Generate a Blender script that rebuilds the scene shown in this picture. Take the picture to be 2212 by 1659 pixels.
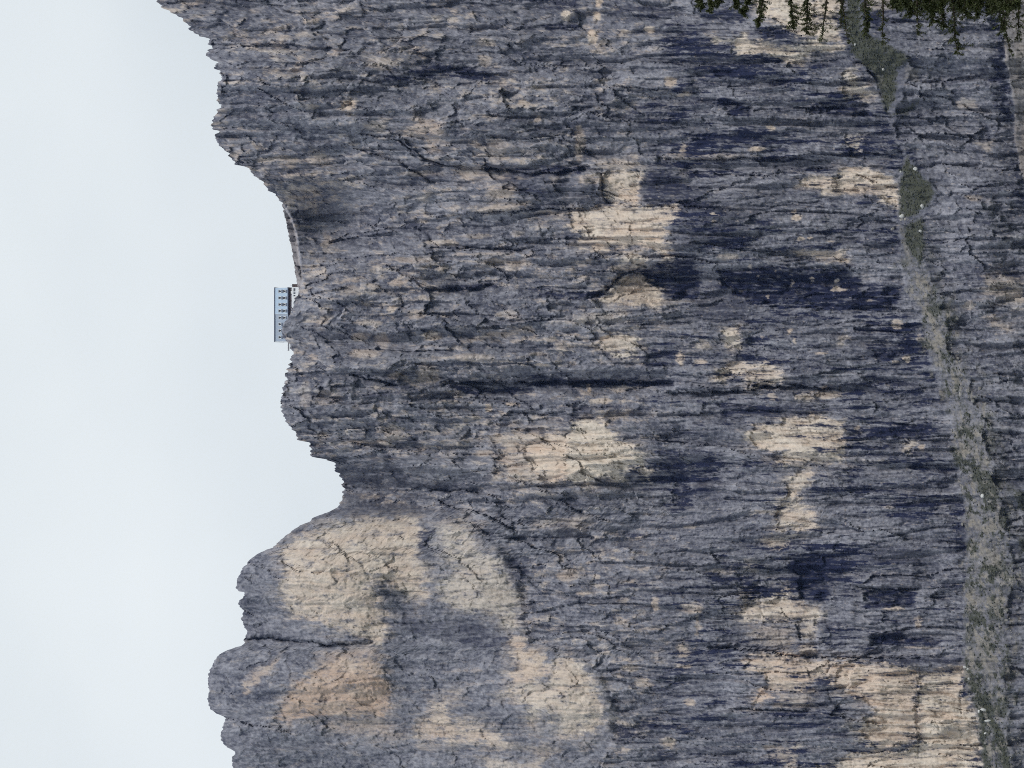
import bpy, bmesh, math, random
import numpy as np
from mathutils import Vector, Matrix

for o in list(bpy.data.objects):
    bpy.data.objects.remove(o)
SC = bpy.context.scene
COL = SC.collection

# ------------------------------------------------------------------ camera
# The photograph lies on its side: the sky is at the left edge of the frame.
PITCH = math.radians(20.0)
FOV = math.radians(26.0)
TH = math.tan(FOV / 2)
F = Vector((0, math.cos(PITCH), math.sin(PITCH)))
U = Vector((0, -math.sin(PITCH), math.cos(PITCH)))
R = Vector((1, 0, 0))
cam_data = bpy.data.cameras.new('camera')
cam_data.sensor_fit = 'HORIZONTAL'
cam_data.angle = FOV
cam_data.clip_start = 0.1
cam_data.clip_end = 30000
cam = bpy.data.objects.new('camera', cam_data)
COL.objects.link(cam)
m3 = Matrix((-U, R, -F)).transposed()
cam.matrix_world = m3.to_4x4()
SC.camera = cam

# ------------------------------------------------------------------ sky and sun
SUN_ELEV, SUN_AZ = math.radians(42), math.radians(145)   # azimuth clockwise from +Y
world = bpy.data.worlds.new('World')
SC.world = world
world.use_nodes = True
wn, wl = world.node_tree.nodes, world.node_tree.links
wn.clear()
w_out = wn.new('ShaderNodeOutputWorld')
sky_t = wn.new('ShaderNodeTexSky')
sky_t.sky_type = 'NISHITA'
sky_t.sun_disc = False
sky_t.sun_elevation = SUN_ELEV
sky_t.sun_rotation = SUN_AZ
sky_t.altitude = 2200
bg_sky = wn.new('ShaderNodeBackground'); bg_sky.inputs['Strength'].default_value = 0.10
wl.new(sky_t.outputs['Color'], bg_sky.inputs['Color'])
tc = wn.new('ShaderNodeTexCoord')
n1 = wn.new('ShaderNodeTexNoise')
n1.inputs['Scale'].default_value = 3.2
n1.inputs['Detail'].default_value = 4.0
n1.inputs['Roughness'].default_value = 0.42
mp = wn.new('ShaderNodeMapping'); mp.inputs['Location'].default_value = (0.35, 0.1, 0.62)
mp.inputs['Scale'].default_value = (1.0, 1.0, 1.5)
wl.new(tc.outputs['Generated'], mp.inputs['Vector'])
wl.new(mp.outputs['Vector'], n1.inputs['Vector'])
rp = wn.new('ShaderNodeValToRGB')
rp.color_ramp.elements[0].position = 0.30
rp.color_ramp.elements[0].color = (0.545, 0.60, 0.632, 1)
rp.color_ramp.elements[1].position = 0.68
rp.color_ramp.elements[1].color = (0.75, 0.79, 0.80, 1)
wl.new(n1.outputs['Fac'], rp.inputs['Fac'])
bg_cl = wn.new('ShaderNodeBackground'); bg_cl.inputs['Strength'].default_value = 1.0
wl.new(rp.outputs['Color'], bg_cl.inputs['Color'])
mx = wn.new('ShaderNodeMixShader'); mx.inputs['Fac'].default_value = 0.95
wl.new(bg_sky.outputs[0], mx.inputs[1]); wl.new(bg_cl.outputs[0], mx.inputs[2])
wl.new(mx.outputs[0], w_out.inputs['Surface'])

sun_d = bpy.data.lights.new('sun', 'SUN')
sun_d.energy = 1.5
sun_d.angle = math.radians(10)
sun_d.color = (1.0, 0.95, 0.88)
sun = bpy.data.objects.new('sun', sun_d)
sdir = Vector((math.sin(SUN_AZ) * math.cos(SUN_ELEV), math.cos(SUN_AZ) * math.cos(SUN_ELEV), math.sin(SUN_ELEV)))
sun.rotation_euler = sdir.to_track_quat('Z', 'Y').to_euler()
COL.objects.link(sun)

SC.view_settings.view_transform = 'Standard'
SC.view_settings.look = 'None'
SC.view_settings.exposure = 0.28
SC.view_settings.gamma = 1.0
SC.view_settings.use_curve_mapping = False
SC.cycles.use_denoising = False
SC.cycles.filter_width = 1.0
SC.cycles.max_bounces = 6
SC.cycles.diffuse_bounces = 3

# ------------------------------------------------------------------ picture <-> place
# px, py: reading grid of the photograph, 2212 x 1659
CP, SP = math.cos(PITCH), math.sin(PITCH)
def at(px, py, Y):
    cx = (np.asarray(px, np.float64) - 1106.0) / 1106.0 * TH
    cy = (829.5 - np.asarray(py, np.float64)) / 1106.0 * TH
    t = Y / (CP + cx * SP)
    return t * cy, Y + 0 * t, t * (SP - cx * CP)

# ------------------------------------------------------------------ noise tools
rng = np.random.default_rng(7)
TB = 256
PERM = rng.random((24, TB, TB), dtype=np.float32)
ANG = PERM * np.float32(2 * math.pi)
GX, GY = np.cos(ANG), np.sin(ANG)

def gnoise(x, y, k):
    k %= 24
    xi = np.floor(x).astype(np.int32); yi = np.floor(y).astype(np.int32)
    fx = (x - xi).astype(np.float32); fy = (y - yi).astype(np.float32)
    u = fx * fx * fx * (fx * (fx * 6 - 15) + 10); v = fy * fy * fy * (fy * (fy * 6 - 15) + 10)
    x0, x1 = xi & 255, (xi + 1) & 255
    y0, y1 = yi & 255, (yi + 1) & 255
    gx, gy = GX[k], GY[k]
    a = gx[x0, y0] * fx + gy[x0, y0] * fy
    b = gx[x1, y0] * (fx - 1) + gy[x1, y0] * fy
    c = gx[x0, y1] * fx + gy[x0, y1] * (fy - 1)
    d = gx[x1, y1] * (fx - 1) + gy[x1, y1] * (fy - 1)
    return ((a + (b - a) * u) * (1 - v) + (c + (d - c) * u) * v) * np.float32(1.5)

def fbm(x, y, sx, sy, k, octv=4, gain=0.55):
    s = 0; a = 1.0; t = 0
    for i in range(octv):
        s = s + a * gnoise(x / sx * (2.03 ** i) + 17.3 * i, y / sy * (2.03 ** i) + 9.7 * i, k + i)
        t += a; a *= gain
    return s / t ** 0.7

def facets(x, y, sx, sy, k, tilt=1.0, step=1.0):
    """random tilted flakes: each cell of a jittered lattice is a small plane of its own"""
    x = x / sx; y = y / sy
    xi = np.floor(x).astype(np.int32); yi = np.floor(y).astype(np.int32)
    best = np.full(x.shape, 9.0, np.float32); sec = best.copy()
    val = np.zeros(x.shape, np.float32)
    J1, J2, H, A, B = (PERM[(k + j) % 24] for j in range(5))
    for i in (-1, 0, 1):
        for j in (-1, 0, 1):
            a, b = (xi + i) & 255, (yi + j) & 255
            dx = (x - (xi + i) - J1[a, b]).astype(np.float32)
            dy = (y - (yi + j) - J2[a, b]).astype(np.float32)
            d = dx * dx + dy * dy
            v = step * (H[a, b] - 0.5) + tilt * (.55 * (A[a, b] - 0.5) * dx + (B[a, b] - 0.5) * dy)
            nb = d < best
            sec = np.where(nb, best, np.minimum(sec, d))
            val = np.where(nb, v, val)
            best = np.where(nb, d, best)
    edge = np.sqrt(sec) - np.sqrt(best)
    return val, edge

def sstep(a, b, x):
    t = np.clip((x - a) / (b - a), 0, 1)
    return t * t * (3 - 2 * t)

def poly_sd(x, y, pts):
    """signed distance, positive inside"""
    p = np.asarray(pts, np.float32)
    d = np.full(x.shape, 1e9, np.float32)
    ins = np.zeros(x.shape, bool)
    n = len(p)
    for i in range(n):
        ax, ay = p[i]; bx, by = p[(i + 1) % n]
        ex, ey = bx - ax, by - ay
        wx, wy = x - ax, y - ay
        t = np.clip((wx * ex + wy * ey) / max(ex * ex + ey * ey, 1e-6), 0, 1)
        q = (wx - ex * t) ** 2 + (wy - ey * t) ** 2
        d = np.minimum(d, q)
        c = (ay > y) != (by > y)
        if ey != 0:
            ins ^= c & (x < (ex * (y - ay) / ey + ax))
    d = np.sqrt(d)
    return np.where(ins, d, -d)

def line_d(x, y, pts):
    d = np.full(x.shape, 1e9, np.float32); side = np.zeros(x.shape, np.float32)
    for (ax, ay), (bx, by) in zip(pts[:-1], pts[1:]):
        ex, ey = bx - ax, by - ay
        wx, wy = x - ax, y - ay
        t = np.clip((wx * ex + wy * ey) / max(ex * ex + ey * ey, 1e-6), 0, 1)
        q = (wx - ex * t) ** 2 + (wy - ey * t) ** 2
        s = np.sign(ex * wy - ey * wx)
        nb = q < d
        side = np.where(nb, s, side); d = np.where(nb, q, d)
    return np.sqrt(d), side

# ------------------------------------------------------------------ what the rock looks like, read off the photograph
SKYLINE = [(300,-260),(318,-60),(338,0),(342,10),(366,25),(382,35),(393,43),(407,53),(408,66),(418,69),(430,79),(450,81),(452,86),
 (446,96),(458,99),(458,105),(447,108),(445,119),(453,126),(470,135),(460,145),(474,152),(477,159),(476,169),(471,180),(465,202),(470,215),
 (471,225),(479,226),(465,246),(457,261),(457,278),(462,281),(472,282),(466,291),(467,308),(478,318),(491,326),(494,336),(511,356),
 (529,360),(541,372),(561,390),(580,410),(594,418),(603,433),(609,437),(612,453),(618,480),(625,516),(632,549),(638,590),(641,612),(642,618),
 (645,622),(644,634),(641,640),(636,646),(634,652),(635,659),(632,666),(630,673),(627,679),(622,683),(620,692),(613,696),(610,702),(608,708),
 (609,715),(609,725),(612,730),(618,737),(623,741),(626,747),(631,757),(630,765),(628,776),(618,806),(619,819),(608,839),(606,879),(611,899),
 (618,915),(631,928),(643,938),(641,948),(648,953),(663,954),(671,958),(671,987),(700,992),(726,1001),(722,1016),(735,1030),(742,1050),
 (736,1080),(729,1096),(706,1107),(692,1112),(672,1121),(668,1128),(645,1136),(614,1158),(588,1184),(577,1186),(557,1195),(540,1209),(523,1229),
 (513,1250),(509,1266),(515,1278),(521,1272),(528,1282),(526,1290),(516,1297),(515,1307),(526,1317),(522,1331),(523,1344),(528,1355),
 (535,1363),(528,1378),(526,1388),(521,1397),(513,1397),(492,1404),(472,1415),(462,1427),(455,1443),(450,1456),(449,1473),(451,1487),
 (449,1510),(454,1531),(467,1541),(488,1551),(479,1570),(476,1597),(488,1614),(508,1623),(500,1639),(503,1659),(498,1700),(470,1760),(430,1930)]
# foot of the upper wall and outer lip of the terrace, as px against py
TL = [(-260,1790),(0,1830),(93,1836),(126,1845),(160,1886),(200,1900),(245,1918),(300,1931),(337,1956),(380,1943),(470,1939),(549,1942),(615,1953),
 (650,1970),(700,1995),(763,2002),(813,2022),(879,2048),(962,2060),(1028,2070),(1097,2086),(1199,2086),(1368,2083),(1436,2079),(1480,2083),
 (1497,2100),(1554,2110),(1605,2120),(1659,2123),(1930,2150)]
TR = [(-260,1840),(0,1862),(66,1878),(100,1925),(126,1966),(212,1950),(245,1934),(300,1937),(337,1961),(397,2009),(417,2019),(440,2009),(470,1993),
 (516,1999),(575,1995),(598,1999),(661,2038),(714,2048),(763,2056),(813,2091),(896,2115),(995,2141),(1071,2161),(1148,2177),(1253,2191),
 (1287,2173),(1354,2177),(1400,2180),(1480,2171),(1571,2181),(1659,2191),(1930,2240)]
# edge of the pale slab in the lower right corner
SLAB = [(2146,-260),(2160,20),(2167,66),(2171,132),(2187,192),(2191,231),(2191,298),(2204,364),(2214,400),(2240,480),(2300,560),(2420,600),(2420,-260)]
TOWER = [(742,1054),(770,1068),(830,1090),(900,1098),(960,1112),(1040,1150),(1100,1200),(1128,1260),(1130,1340),(1150,1385),(1240,1405),(1300,1450),
 (1330,1520),(1330,1600),(1290,1700),(1280,1960),(200,1960),(200,1300),(560,1120),(728,1100)]
SUMMIT = [(600,430),(612,440),(628,470),(640,505),(648,560),(655,600),(652,622),(640,622),(560,620),(560,430)]

# pale bare patches: strength, tint (0 cream .. 1 orange), outline
TAN = [
 (.92,.3,[(600,1180),(700,1142),(800,1118),(900,1122),(912,1150),(905,1190),(918,1240),(924,1290),(888,1303),(850,1262),(815,1253),(798,1262),(830,1312),(836,1345),(825,1384),(800,1388),(765,1368),(700,1350),(640,1330),(620,1300),(600,1270),(618,1230)]),
 (.72,.05,[(930,1160),(940,1140),(1000,1125),(1020,1150),(1030,1190),(1080,1200),(1097,1237),(1121,1293),(1112,1326),(1121,1356),(1091,1353),(1076,1326),(1007,1323),(960,1300),(950,1260),(990,1230),(960,1200)]),
 (.87,1.,[(640,1480),(700,1440),(740,1415),(790,1430),(830,1455),(842,1490),(838,1530),(825,1548),(780,1545),(720,1540),(660,1545),(620,1560),(590,1550),(620,1510)]),
 (.6,.7,[(545,1455),(570,1440),(605,1415),(592,1440),(560,1472),(530,1500),(520,1488)]),
 (.55,.7,[(690,1420),(740,1400),(800,1392),(830,1420),(835,1460),(790,1450),(740,1440),(700,1440)]),
 (.5,.6,[(800,1540),(840,1560),(880,1590),(860,1600),(800,1590),(720,1575),(680,1560),(740,1550)]),
 (.85,.45,[(942,1519),(990,1500),(966,1528),(978,1549),(1016,1561),(1079,1579),(1103,1603),(1091,1615),(1031,1606),(972,1603),(906,1600),(900,1561),(921,1549)]),
 (.6,.3,[(1031,1633),(1080,1640),(1130,1648),(1200,1625),(1215,1618),(1150,1612),(1120,1612),(1180,1635),(1170,1665),(1060,1665)]),
 (.9,.55,[(1100,1369),(1132,1374),(1132,1397),(1177,1412),(1186,1463),(1112,1478),(1100,1463),(1120,1433),(1103,1403)]),
 (.88,.25,[(1201,1418),(1234,1418),(1269,1442),(1281,1475),(1299,1504),(1305,1561),(1287,1579),(1251,1588),(1210,1588),(1159,1579),(1144,1558),(1138,1522),(1109,1504),(1079,1498),(1115,1481),(1186,1469)]),
 (1.,.05,[(1134,967),(1152,946),(1197,941),(1224,933),(1250,906),(1298,904),(1308,925),(1327,938),(1335,954),(1366,967),(1393,986),(1398,1031),(1382,1023),(1366,1009),(1345,1028),(1340,1044),(1314,1028),(1287,1031),(1271,1054),(1239,1046),(1224,1036),(1171,1039),(1144,1020),(1144,999)]),
 (.7,.45,[(1081,935),(1139,930),(1224,938),(1218,1039),(1157,1044),(1070,1033),(1075,978),(1060,946)]),
 (.5,.4,[(1157,1126),(1208,1115),(1263,1118),(1279,1134),(1263,1147),(1224,1147),(1152,1142)]),
 (.9,.15,[(1303,729),(1316,721),(1369,724),(1385,734),(1377,748),(1345,758),(1380,763),(1372,777),(1345,774),(1290,748)]),
 (.95,.3,[(1303,369),(1382,369),(1380,443),(1316,435),(1300,408)]),
 (.95,.3,[(1234,451),(1303,448),(1382,446),(1456,453),(1462,477),(1440,498),(1435,520),(1448,535),(1446,565),(1425,549),(1395,535),(1345,535),(1303,538),(1245,525),(1263,504),(1237,498),(1229,477)]),
 (.8,.1,[(1329,554),(1369,549),(1395,557),(1395,573),(1369,575),(1345,562)]),
 (.95,.3,[(1361,596),(1382,588),(1403,615),(1433,628),(1427,660),(1356,657),(1303,652),(1303,641),(1329,620)]),
 (.45,.3,[(1197,697),(1250,686),(1351,665),(1353,697),(1303,700),(1250,705)]),
 (.6,.5,[(980,366),(1102,366),(1102,390),(991,390)]),
 (.65,.5,[(1049,395),(1112,398),(1112,416),(1091,430),(1046,427)]),
 (.6,.4,[(1054,440),(1150,432),(1142,446),(1065,459),(1012,459)]),
 (.65,.45,[(1253,377),(1298,374),(1298,393),(1250,403)]),(.5,.4,[(1192,382),(1221,385),(1192,401)]),
 (.62,.25,[(1282,345),(1329,345),(1380,334),(1382,364),(1298,369)]),
 (.6,.45,[(1033,562),(1081,559),(1144,562),(1155,573),(1102,580),(1033,575)]),
 (.45,.5,[(985,546),(1112,543),(1112,554),(975,554)]),(.5,.5,[(1181,456),(1226,459),(1221,475),(1179,469)]),
 (.55,.55,[(999,734),(1080,712),(1150,705),(1150,716),(1080,728),(1000,742)]),(.45,.4,[(1102,665),(1123,694),(1059,689)]),
 (.85,.4,[(734,220),(766,212),(766,243),(753,249),(740,233)]),(.5,.35,[(774,265),(835,257),(837,286),(800,286)]),
 (.65,.6,[(893,249),(919,254),(951,267),(956,280),(951,323),(930,328),(919,296),(893,294),(856,286),(893,272)]),
 (.55,.35,[(790,122),(851,114),(851,138),(827,148),(803,143)]),(.5,.3,[(930,37),(956,34),(940,56)]),
 (.95,.1,[(1526,77),(1587,87),(1600,74),(1619,93),(1651,87),(1690,106),(1725,95),(1751,92),(1810,95),(1810,108),(1759,106),(1751,122),(1733,140),(1696,130),(1653,116),(1632,119),(1579,114),(1585,98),(1547,93)]),
 (.95,.1,[(1619,13),(1645,-30),(1760,-30),(1770,75),(1745,80),(1727,74),(1696,58),(1658,34)]),
 (.95,.1,[(1760,-20),(1812,-20),(1812,92),(1760,82)]),
 (.6,.4,[(1722,386),(1764,381),(1810,381),(1810,423),(1764,407),(1722,405)]),
 (.85,.1,[(1824,152),(1853,152),(1857,172),(1880,185),(1880,218),(1850,215),(1820,208)]),
 (.75,.15,[(1824,288),(1863,294),(1860,341),(1840,341)]),
 (.95,.2,[(1810,367),(1860,360),(1910,374),(1939,403),(1936,450),(1923,440),(1886,417),(1810,413)]),
 (.5,.2,[(2105,304),(2148,308),(2141,327),(2118,321)]),
 (.6,.3,[(2128,598),(2177,585),(2220,602),(2220,671),(2174,658),(2125,631)]),
 (.55,.3,[(2125,681),(2151,678),(2174,701),(2201,721),(2174,721),(2141,707)]),
 (.7,.1,[(1946,962),(1966,946),(1982,949),(1972,978),(1956,982)]),(.5,.2,[(1840,998),(1906,992),(1913,1005),(1883,1002)]),
 (.95,.3,[(1723,384),(1860,384),(1887,403),(1940,410),(1937,437),(1887,416),(1823,418),(1781,413),(1725,400)]),
 (.78,.25,[(1712,543),(1834,540),(1834,566),(1791,566),(1754,559),(1717,556)]),
 (.88,.2,[(1559,709),(1598,704),(1598,754),(1585,752),(1556,736)]),(.6,.2,[(1516,728),(1540,738),(1537,754),(1485,752)]),
 (.9,.3,[(1585,781),(1617,786),(1688,799),(1688,832),(1617,840),(1612,818),(1545,818),(1551,802)]),
 (.5,.2,[(1797,746),(1831,715),(1828,749)]),(.45,.3,[(1426,645),(1503,648),(1503,655),(1426,660)]),
 (.95,.2,[(1627,916),(1686,916),(1688,903),(1744,900),(1786,898),(1802,916),(1823,911),(1821,948),(1839,964),(1815,998),(1757,996),(1686,998),(1691,980),(1638,969),(1612,943),(1627,927)]),
 (.75,.2,[(1712,850),(1754,847),(1754,866),(1728,866)]),(.7,.2,[(1548,808),(1572,805),(1574,832),(1559,832)]),
 (.9,.25,[(1741,1006),(1757,1030),(1754,1048),(1725,1067),(1741,1093),(1757,1112),(1760,1138),(1717,1149),(1678,1144),(1680,1101),(1704,1062),(1699,1043)]),
 (.6,.05,[(1659,1083),(1699,1072),(1686,1101),(1672,1096)]),(.6,.2,[(1612,1104),(1675,1099),(1672,1112),(1617,1112)]),
 (.7,.2,[(1686,1160),(1744,1152),(1709,1165),(1691,1189),(1664,1181),(1638,1175),(1654,1160)]),
 (.9,.25,[(1588,1326),(1652,1284),(1704,1281),(1710,1300),(1775,1310),(1771,1336),(1700,1339),(1652,1342),(1607,1336)]),
 (.6,.25,[(1597,1271),(1633,1268),(1633,1313),(1597,1294)]),(.5,.2,[(1607,1207),(1633,1210),(1633,1239),(1613,1236)]),
 (.7,.2,[(1717,1342),(1765,1339),(1762,1381),(1726,1375)]),(.5,.35,[(1610,1352),(1710,1342),(1723,1378),(1704,1407),(1646,1391),(1610,1378)]),
 (.9,.55,[(1617,1417),(1684,1410),(1717,1420),(1752,1426),(1810,1426),(1858,1429),(1820,1465),(1758,1465),(1758,1484),(1665,1494),(1659,1516),(1626,1529),(1633,1504),(1659,1481),(1652,1455),(1607,1445)]),
 (.5,.4,[(1678,1491),(1755,1491),(1755,1529),(1671,1529)]),
 (1.,.2,[(1984,1458),(2078,1446),(2081,1484),(2097,1516),(2110,1555),(2130,1700),(1750,1700),(1768,1659),(1846,1629),(1955,1623),(1984,1603),(1971,1545),(1984,1497)]),
 (.95,.45,[(1826,1429),(1984,1445),(1981,1600),(1900,1620),(1860,1600),(1871,1555),(1891,1529),(1797,1478)]),
 (.68,.4,[(1665,1613),(1726,1610),(1729,1670),(1697,1670),(1671,1636)]),(.5,.3,[(1829,1562),(1878,1555),(1871,1584),(1829,1587)]),
 (.6,.4,[(654,684),(717,684),(714,700),(664,703)]),(.55,.3,[(691,660),(721,664),(717,677),(691,674)]),(.6,.3,[(840,806),(866,803),(879,822),(846,819)]),
 (.45,.3,[(673,321),(720,344),(710,367),(676,357)]),(.6,.4,[(627,119),(660,119),(660,132),(633,136)]),
]
# small pale flecks: px0, py0, px1, py1, strength
FLECK = [(1152,787,1187,791,.6),(980,764,1062,778,.4),(1266,829,1279,848,.85),(1277,861,1321,872,.6),(1046,875,1065,890,.75),(1094,869,1118,877,.6),
 (1025,972,1062,986,.5),(1031,82,1068,100,.45),(1031,119,1062,143,.45),(1213,21,1234,42,.75),(1121,217,1147,233,.6),(1158,249,1168,265,.5),
 (1052,299,1089,352,.35),(1242,278,1262,344,.5),(1278,26,1296,50,.85),(1286,-6,1300,15,.8),(1271,66,1290,96,.85),(1394,56,1413,71,.7),(1341,63,1354,71,.7),
 (1436,167,1460,190,.65),(1465,198,1500,209,.6),(1658,270,1674,283,.75),(1614,317,1648,328,.7),(1471,309,1484,331,.6),(1420,331,1606,344,.35),
 (1875,-6,1936,26,.45),(2068,212,2108,238,.35),(2081,420,2118,433,.4),(2081,651,2105,668,.4),(1926,691,1949,717,.65),(1953,770,1969,783,.8),(1928,779,1940,785,.6),
 (1979,721,1995,740,.5),(1847,922,1860,936,.5),(1986,959,1999,972,.65),(1553,548,1596,561,.45),(1461,762,1479,786,.75),(1498,775,1524,789,.65),(1646,778,1667,786,.7),
 (1760,760,1789,765,.55),(1757,845,1815,861,.6),(1657,850,1678,866,.55),(1477,1136,1503,1141,.5),(1536,1226,1594,1239,.4),(1729,1391,1762,1416,.6),
 (1459,1389,1491,1420,.65),(1459,1429,1494,1445,.5),(1475,1510,1500,1525,.6),(1468,1302,1517,1323,.55),(1430,1594,1462,1614,.6),(1503,1329,1511,1375,.4),
 (1910,1312,1949,1319,.7),(1936,1380,1958,1388,.5),(1975,1330,1991,1355,.5),(1955,1396,2029,1402,.45),(836,660,856,674,.65),(767,692,830,703,.45),(760,717,797,735,.5),
 (810,720,840,750,.4),(754,755,816,773,.5),(899,790,949,829,.4),(912,717,952,733,.65),(832,915,870,952,.4),(678,842,734,875,.35),(648,826,671,879,.3),
 (734,617,780,637,.35),(922,518,985,531,.5),(840,555,939,568,.4),(695,505,716,545,.4),(879,670,919,690,.45),(571,106,643,116,.35),(660,225,686,235,.4),
 (1533,459,1545,465,.7),(1540,477,1548,480,.6),(1713,453,1722,462,.8),(1709,465,1730,477,.7),(1725,512,1738,519,.85),(1746,511,1756,516,.7),(1780,519,1802,524,.6),
 (1616,569,1624,582,.6),(1595,624,1610,632,.55),(1634,592,1642,598,.6),(1672,583,1676,589,.6),(1748,597,1760,608,.8),(1706,603,1714,618,.6),(1802,602,1814,612,.7),
 (1798,620,1828,632,.7),(1655,636,1664,648,.6),(1700,709,1712,722,.8),(1710,731,1720,742,.7),(1642,727,1650,730,.6),(1870,646,1890,650,.6),(1771,832,1790,845,.4),
 (1850,922,1858,932,.6),(1903,1090,1930,1100,.35),(1000,505,1060,515,.35),(860,370,960,380,.3),(940,1190,960,1205,.3),(1205,1228,1247,1256,.5),(1248,1278,1283,1286,.6),(1283,1240,1296,1250,.5),
 (1345,1435,1378,1452,.55),(1370,1465,1405,1488,.5),(1425,1593,1460,1612,.4),(1408,1292,1424,1318,.6),(1335,1290,1358,1302,.4),(1100,500,1130,510,.4),(1140,760,1180,768,.4)]
# ink-dark water stains, plus painted shade of clefts and overhung alcoves: strength, outline
DARK = [
 (1.,[(1380,585),(1450,562),(1500,566),(1515,600),(1505,640),(1520,655),(1460,645),(1420,628),(1395,602)]),
 (1.,[(1555,582),(1650,576),(1830,576),(1840,598),(1870,618),(1940,610),(1948,640),(1935,668),(1830,672),(1700,668),(1640,657),(1600,642),(1556,615)]),
 (.7,[(1388,372),(1440,360),(1480,375),(1500,420),(1560,450),(1540,472),(1460,450),(1400,445),(1383,410)]),
 (.5,[(1440,440),(1600,458),(1580,520),(1500,560),(1450,545),(1460,500)]),
 (.75,[(1419,965),(1481,965),(1481,1057),(1435,1004)]),(.85,[(1453,1030),(1490,1030),(1506,1101),(1455,1101)]),
 (.8,[(1551,868),(1580,872),(1630,872),(1664,877),(1805,880),(1805,894),(1700,896),(1564,903)]),
 (1.,[(1700,1205),(1775,1205),(1791,1239),(1784,1304),(1733,1291),(1726,1249)]),(.9,[(1523,1239),(1633,1242),(1620,1267),(1530,1267)]),
 (.75,[(1555,1217),(1607,1217),(1607,1230),(1555,1230)]),(.95,[(1862,1275),(1929,1271),(1975,1281),(1971,1312),(1878,1312),(1865,1291)]),
 (.95,[(1878,1369),(2000,1369),(2036,1384),(2029,1396),(1888,1393)]),(.8,[(1890,752),(1956,762),(1930,782),(1893,779)]),
 (.7,[(1886,808),(1995,834),(1989,848),(1890,825)]),(.9,[(1923,914),(2012,920),(1995,947),(1929,947)]),(.6,[(1827,975),(2005,975),(2005,987),(1827,985)]),
 (.6,[(1966,1041),(2005,1041),(2005,1097),(1970,1090)]),
 (.85,[(808,164),(882,153),(925,143),(991,140),(1057,159),(1081,177),(1031,172),(978,162),(898,171),(830,174)]),
 (.75,[(1163,53),(1242,50),(1262,63),(1189,71)]),(.65,[(1136,-10),(1262,-10),(1262,22),(1150,20)]),(.6,[(1262,13),(1475,20),(1475,42),(1300,29)]),
 (.75,[(1500,19),(1614,19),(1616,47),(1526,42)]),(.85,[(1619,56),(1696,61),(1722,84),(1658,87)]),(.9,[(1500,154),(1632,154),(1632,168),(1500,168)]),
 (1.,[(1542,215),(1574,215),(1629,230),(1622,252),(1579,245)]),(.6,[(1489,212),(1540,212),(1540,224),(1489,222)]),
 (.95,[(1751,232),(1876,223),(1876,252),(1751,244)]),(.7,[(1526,88),(1570,100),(1579,112),(1530,107)]),(.7,[(1500,115),(1580,118),(1580,130),(1510,130)]),
 (.8,[(2131,10),(2154,10),(2171,109),(2181,198),(2191,265),(2168,265),(2141,182),(2148,116)]),(.75,[(2188,330),(2212,390),(2225,460),(2195,440)]),
 (.9,[(1150,811),(1279,819),(1450,822),(1450,834),(1279,836),(1150,832)]),(.85,[(975,836),(1155,836),(1155,850),(985,848)]),(.6,[(965,822),(1040,822),(1040,831),(965,829)]),
 (.55,[(987,1378),(1100,1372),(1103,1393),(993,1399)]),(.7,[(933,616),(1065,612),(1065,625),(933,627)]),(.85,[(1139,625),(1303,631),(1303,647),(1200,647)]),
 (.75,[(1112,408),(1181,412),(1181,420),(1112,418)]),(.8,[(1097,364),(1263,359),(1263,374),(1160,378)]),(.4,[(1102,373),(1250,372),(1292,420),(1292,445),(1180,440),(1110,400)]),
 (.7,[(1781,1345),(1816,1345),(1816,1372),(1781,1372)]),(.75,[(1762,1468),(1820,1468),(1820,1483),(1762,1483)]),(.6,[(1768,1576),(1826,1576),(1826,1596),(1768,1596)]),
 (.5,[(1507,1414),(1539,1414),(1539,1442),(1507,1442)]),(.6,[(1420,1620),(1455,1620),(1455,1665),(1420,1665)]),(.75,[(2059,1129),(2089,1129),(2089,1150),(2059,1150)]),
 (.65,[(1944,1098),(1998,1098),(1998,1133),(1944,1133)]),(.5,[(2030,1255),(2068,1255),(2068,1270),(2030,1270)]),(.5,[(1540,600),(1620,650),(1600,690),(1500,680),(1510,640)]),
 (.6,[(1000,1380),(1100,1372),(1110,1395),(1010,1397)]),(.5,[(870,1340),(1000,1345),(1090,1365),(1000,1375),(880,1370)]),(.55,[(1080,1195),(1150,1220),(1150,1250),(1110,1260)]),
 (.6,[(1890,1420),(2075,1415),(2075,1440),(1990,1440),(1890,1432)]),(.5,[(1600,1545),(1720,1560),(1720,1600),(1620,1590)]),
 (.6,[(2020,1010),(2055,1010),(2055,1060),(2020,1060)]),(.5,[(2160,1330),(2200,1330),(2200,1420),(2170,1410)]),(.6,[(2130,1590),(2168,1600),(2180,1665),(2130,1665)]),
 (.6,[(820,1160),(905,1165),(930,1150),(940,1180),(900,1200)][:0] or [(905,1150),(935,1140),(925,1190),(908,1215),(900,1180)]),
 (.5,[(1480,960),(1560,975),(1560,1080),(1500,1070)]),(.5,[(1850,1170),(2020,1180),(2020,1230),(1850,1220)]),
]
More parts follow.
